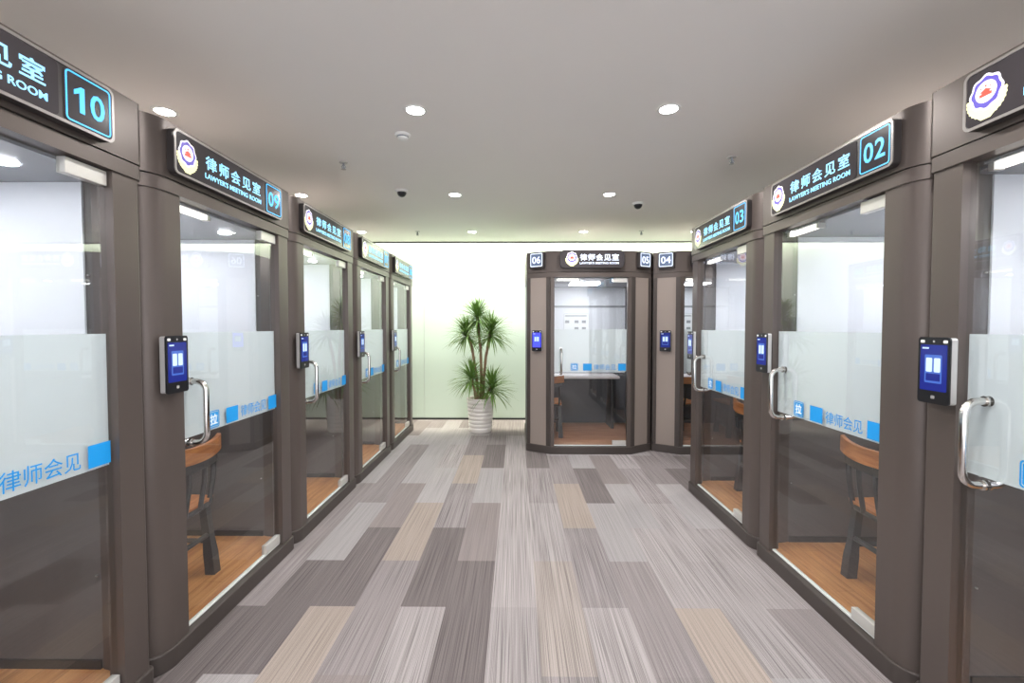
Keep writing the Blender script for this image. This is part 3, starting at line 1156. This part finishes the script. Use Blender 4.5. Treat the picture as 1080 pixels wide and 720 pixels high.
tb = make_table('white-topped table seen through the front-facing glass door at the corridor end')
tb.location = (BX, BY + 1.12, FZ)
tb2 = copy_tree(tb)
tb2['label'] = 'white-topped table in the rightmost back booth, mostly hidden behind the right row'
tb2.location = (BX + 1.558, BY + 1.12, FZ)


# ------------------------------------------------------------------ potted plant
pl = thing('potted_dracaena', 'tall dracaena plant in a ribbed white pot against the pale green wall', 'plant', (-0.535, 6.78, 0))
bm = bmesh.new()
prof = [(0.156, 0.0), (0.160, 0.01)]
zz = 0.012
nr = 8
for k in range(nr):
    f0 = k / nr
    f1 = (k + 1) / nr
    za, zb = 0.012 + 0.455 * f0, 0.012 + 0.455 * f1
    ra = 0.160 + 0.034 * f0
    for q in range(5):
        u = q / 4
        prof.append((ra + 0.034 / nr * u + 0.011 * math.sin(PI * u), za + (zb - za) * u))
prof += [(0.203, 0.475), (0.205, 0.495), (0.198, 0.50), (0.182, 0.495), (0.178, 0.44)]
lathe(bm, prof, seg=40, cap1=False)
obj('pot', bm, M['pot'], pl)
bm = bmesh.new()
lathe(bm, [(0.02, 0.44), (0.179, 0.44), (0.15, 0.452), (0.02, 0.458)], seg=24)
obj('soil', bm, M['soil'], pl)
stems = [
    [(-0.03, 0.00, 0.44), (-0.05, 0.0, 0.7), (-0.09, 0.0, 1.0), (-0.13, 0.02, 1.25), (-0.20, 0.02, 1.46)],
    [(0.0, 0.03, 0.44), (0.01, 0.03, 0.8), (0.0, 0.03, 1.2), (-0.03, 0.03, 1.5), (-0.05, 0.03, 1.74)],
    [(0.04, -0.01, 0.44), (0.05, -0.01, 0.8), (0.08, -0.02, 1.1), (0.12, -0.02, 1.3), (0.15, -0.03, 1.49)],
    [(-0.06, -0.05, 0.44), (-0.08, -0.06, 0.6), (-0.13, -0.06, 0.80)],
    [(0.07, -0.06, 0.44), (0.10, -0.07, 0.55), (0.17, -0.08, 0.70)],
]
for st in stems:
    bm = bmesh.new()
    n = len(st)
    path = []
    for i in range(n - 1):
        for q in range(4):
            path.append(Vector(st[i]).lerp(Vector(st[i + 1]), q / 4))
    path.append(Vector(st[-1]))
    radii = [0.021 + 0.0025 * (i % 2) - 0.004 * i / len(path) for i in range(len(path))]
    tube(bm, path, 0.02, 9, radii=radii)
    obj('trunk', bm, M['trunk'], pl)


def leaf(bm, base, az, el, ln, wd, droop):
    d = Vector((math.cos(az) * math.cos(el), math.sin(az) * math.cos(el), math.sin(el)))
    side = Vector((-math.sin(az), math.cos(az), 0))
    p = Vector(base)
    n = 7
    prev = None
    for i in range(n + 1):
        u = i / n
        w_ = wd * (0.55 + 1.6 * u * (1 - u)) * (1 - u ** 3)
        nrm = side.cross(d)
        a, c_, b_ = bm.verts.new(p - side * w_), bm.verts.new(p - nrm * w_ * 0.35), bm.verts.new(p + side * w_)
        if prev:
            f = bm.faces.new((prev[0], prev[1], c_, a)); f.smooth = True
            f = bm.faces.new((prev[1], prev[2], b_, c_)); f.smooth = True
        prev = (a, c_, b_)
        p = p + d * (ln / n)
        d = (d + Vector((0, 0, -droop / n))).normalized()


for (cx, cy, cz, nl, ln) in ((-0.21, 0.02, 1.43, 170, 0.42), (-0.05, 0.03, 1.68, 180, 0.44), (0.16, -0.03, 1.45, 180, 0.46), (-0.13, -0.06, 0.78, 130, 0.46), (0.17, -0.08, 0.64, 150, 0.46)):
    bm = bmesh.new()
    for i in range(nl):
        u = i / nl
        az = i * 2.39996 + random.uniform(-0.2, 0.2)
        el = math.radians(-22 + 100 * u ** 0.9 + random.uniform(-8, 8))
        leaf(bm, (cx, cy, cz - 0.06 + 0.11 * u), az, el, ln * random.uniform(0.75, 1.08) * (1 - 0.25 * u), 0.0115, random.uniform(0.3, 1.5))
    obj('foliage', bm, M['leaf'], pl)


# ------------------------------------------------------------------ ceiling fittings
def make_downlight():
    t = thing('downlight', '', 'ceiling light', group='recessed ceiling downlights')
    bm = bmesh.new()
    seg = 28
    prof = [(0.052, -0.002), (0.066, -0.006), (0.074, -0.004), (0.076, 0.0)]
    lathe(bm, prof, seg=seg, cap0=False, cap1=False)
    obj('trim_ring', bm, M['white'], t)
    bm = bmesh.new()
    lathe(bm, [(0.001, -0.0035), (0.054, -0.0035), (0.054, -0.0005), (0.001, -0.0005)], seg=seg)
    obj('lens', bm, M['lamp'], t)
    l = bpy.data.lights.new('downlight_bulb', 'SPOT')
    l.energy = DOWNLIGHT_W
    l.spot_size = math.radians(160)
    l.spot_blend = 0.6
    l.shadow_soft_size = 0.05
    l.color = (1.0, 0.975, 0.95)
    lo = bpy.data.objects.new('bulb', l)
    C.objects.link(lo)
    lo.parent = t
    lo.location = (0, 0, -0.012)
    return t


dl0 = make_downlight()
cols = [(-2.235, 'left column above the left booths'), (-0.64, 'left column over the aisle'), (0.953, 'right column over the aisle'), (2.55, 'right column above the right booths')]
rows = [(-0.75, 'row behind the camera'), (1.10, 'row just overhead'), (2.94, 'nearest visible row'), (4.79, 'middle row'), (6.64, 'row nearest the back wall')]
first = True
for x, cn in cols:
    for y, rn in rows:
        o = dl0 if first else copy_tree(dl0)
        first = False
        o.location = (x, y, CEIL)
        o['label'] = 'round recessed downlight, %s, %s' % (cn, rn)

sd = thing('smoke_detector', 'round white smoke detector on the ceiling below the near left downlight', 'smoke detector', (-0.81, 3.30, CEIL))
bm = bmesh.new()
lathe(bm, [(0.055, 0.0), (0.055, -0.012), (0.045, -0.016)], seg=24)
obj('base', bm, M['white'], sd)
bm = bmesh.new()
lathe(bm, [(0.040, -0.016), (0.040, -0.022), (0.036, -0.024)], seg=24)
obj('vent', bm, M['ink'], sd)
bm = bmesh.new()
lathe(bm, [(0.038, -0.024), (0.034, -0.036), (0.015, -0.042)], seg=24)
obj('cap', bm, M['white'], sd)

for (x, y, lab) in ((-1.15, 4.63, 'black dome security camera on the ceiling, left of the aisle'), (1.335, 5.12, 'black dome security camera on the ceiling, right of the aisle')):
    t = thing('dome_camera', lab, 'security camera', (x, y, CEIL), group='dome cameras')
    bm = bmesh.new()
    lathe(bm, [(0.062, 0.0), (0.062, -0.016), (0.054, -0.022)], seg=24)
    obj('base', bm, M['white'], t)
    bm = bmesh.new()
    lathe(bm, [(0.046, -0.022)] + [(0.046 * math.cos(a), -0.022 - 0.046 * math.sin(a)) for a in [PI / 2 * k / 6 for k in range(1, 6)]], seg=24)
    obj('dome', bm, M['black'], t)

sp0 = thing('sprinkler_head', '', 'sprinkler', group='ceiling sprinklers')
bm = bmesh.new()
lathe(bm, [(0.035, 0.0), (0.033, -0.006), (0.012, -0.008)], seg=20)
obj('escutcheon', bm, M['silver'], sp0)
bm = bmesh.new()
tube(bm, [(0, 0, -0.008), (0, 0, -0.05)], 0.008, 8)
tube(bm, [(0.004, 0, -0.02), (0.018, 0, -0.035), (0.004, 0, -0.055)], 0.003, 6)
tube(bm, [(-0.004, 0, -0.02), (-0.018, 0, -0.035), (-0.004, 0, -0.055)], 0.003, 6)
obj('frame_arm', bm, M['ink'], sp0)
bm = bmesh.new()
lathe(bm, [(0.02, -0.055), (0.02, -0.058), (0.004, -0.060)], seg=16)
obj('deflector', bm, M['silver'], sp0)
for i, (x, y, lab) in enumerate(((-1.44, 3.85, 'small ceiling sprinkler near the left booths, left of the smoke detector'),
                                 (1.73, 3.76, 'small ceiling sprinkler above booth 02'),
                                 (-1.42, 6.60, 'tiny sprinkler near the back ceiling edge on the left'),
                                 (1.77, 6.60, 'tiny sprinkler near the back ceiling edge on the right'))):
    o = sp0 if i == 0 else copy_tree(sp0)
    o.location = (x, y, CEIL)
    o['label'] = lab
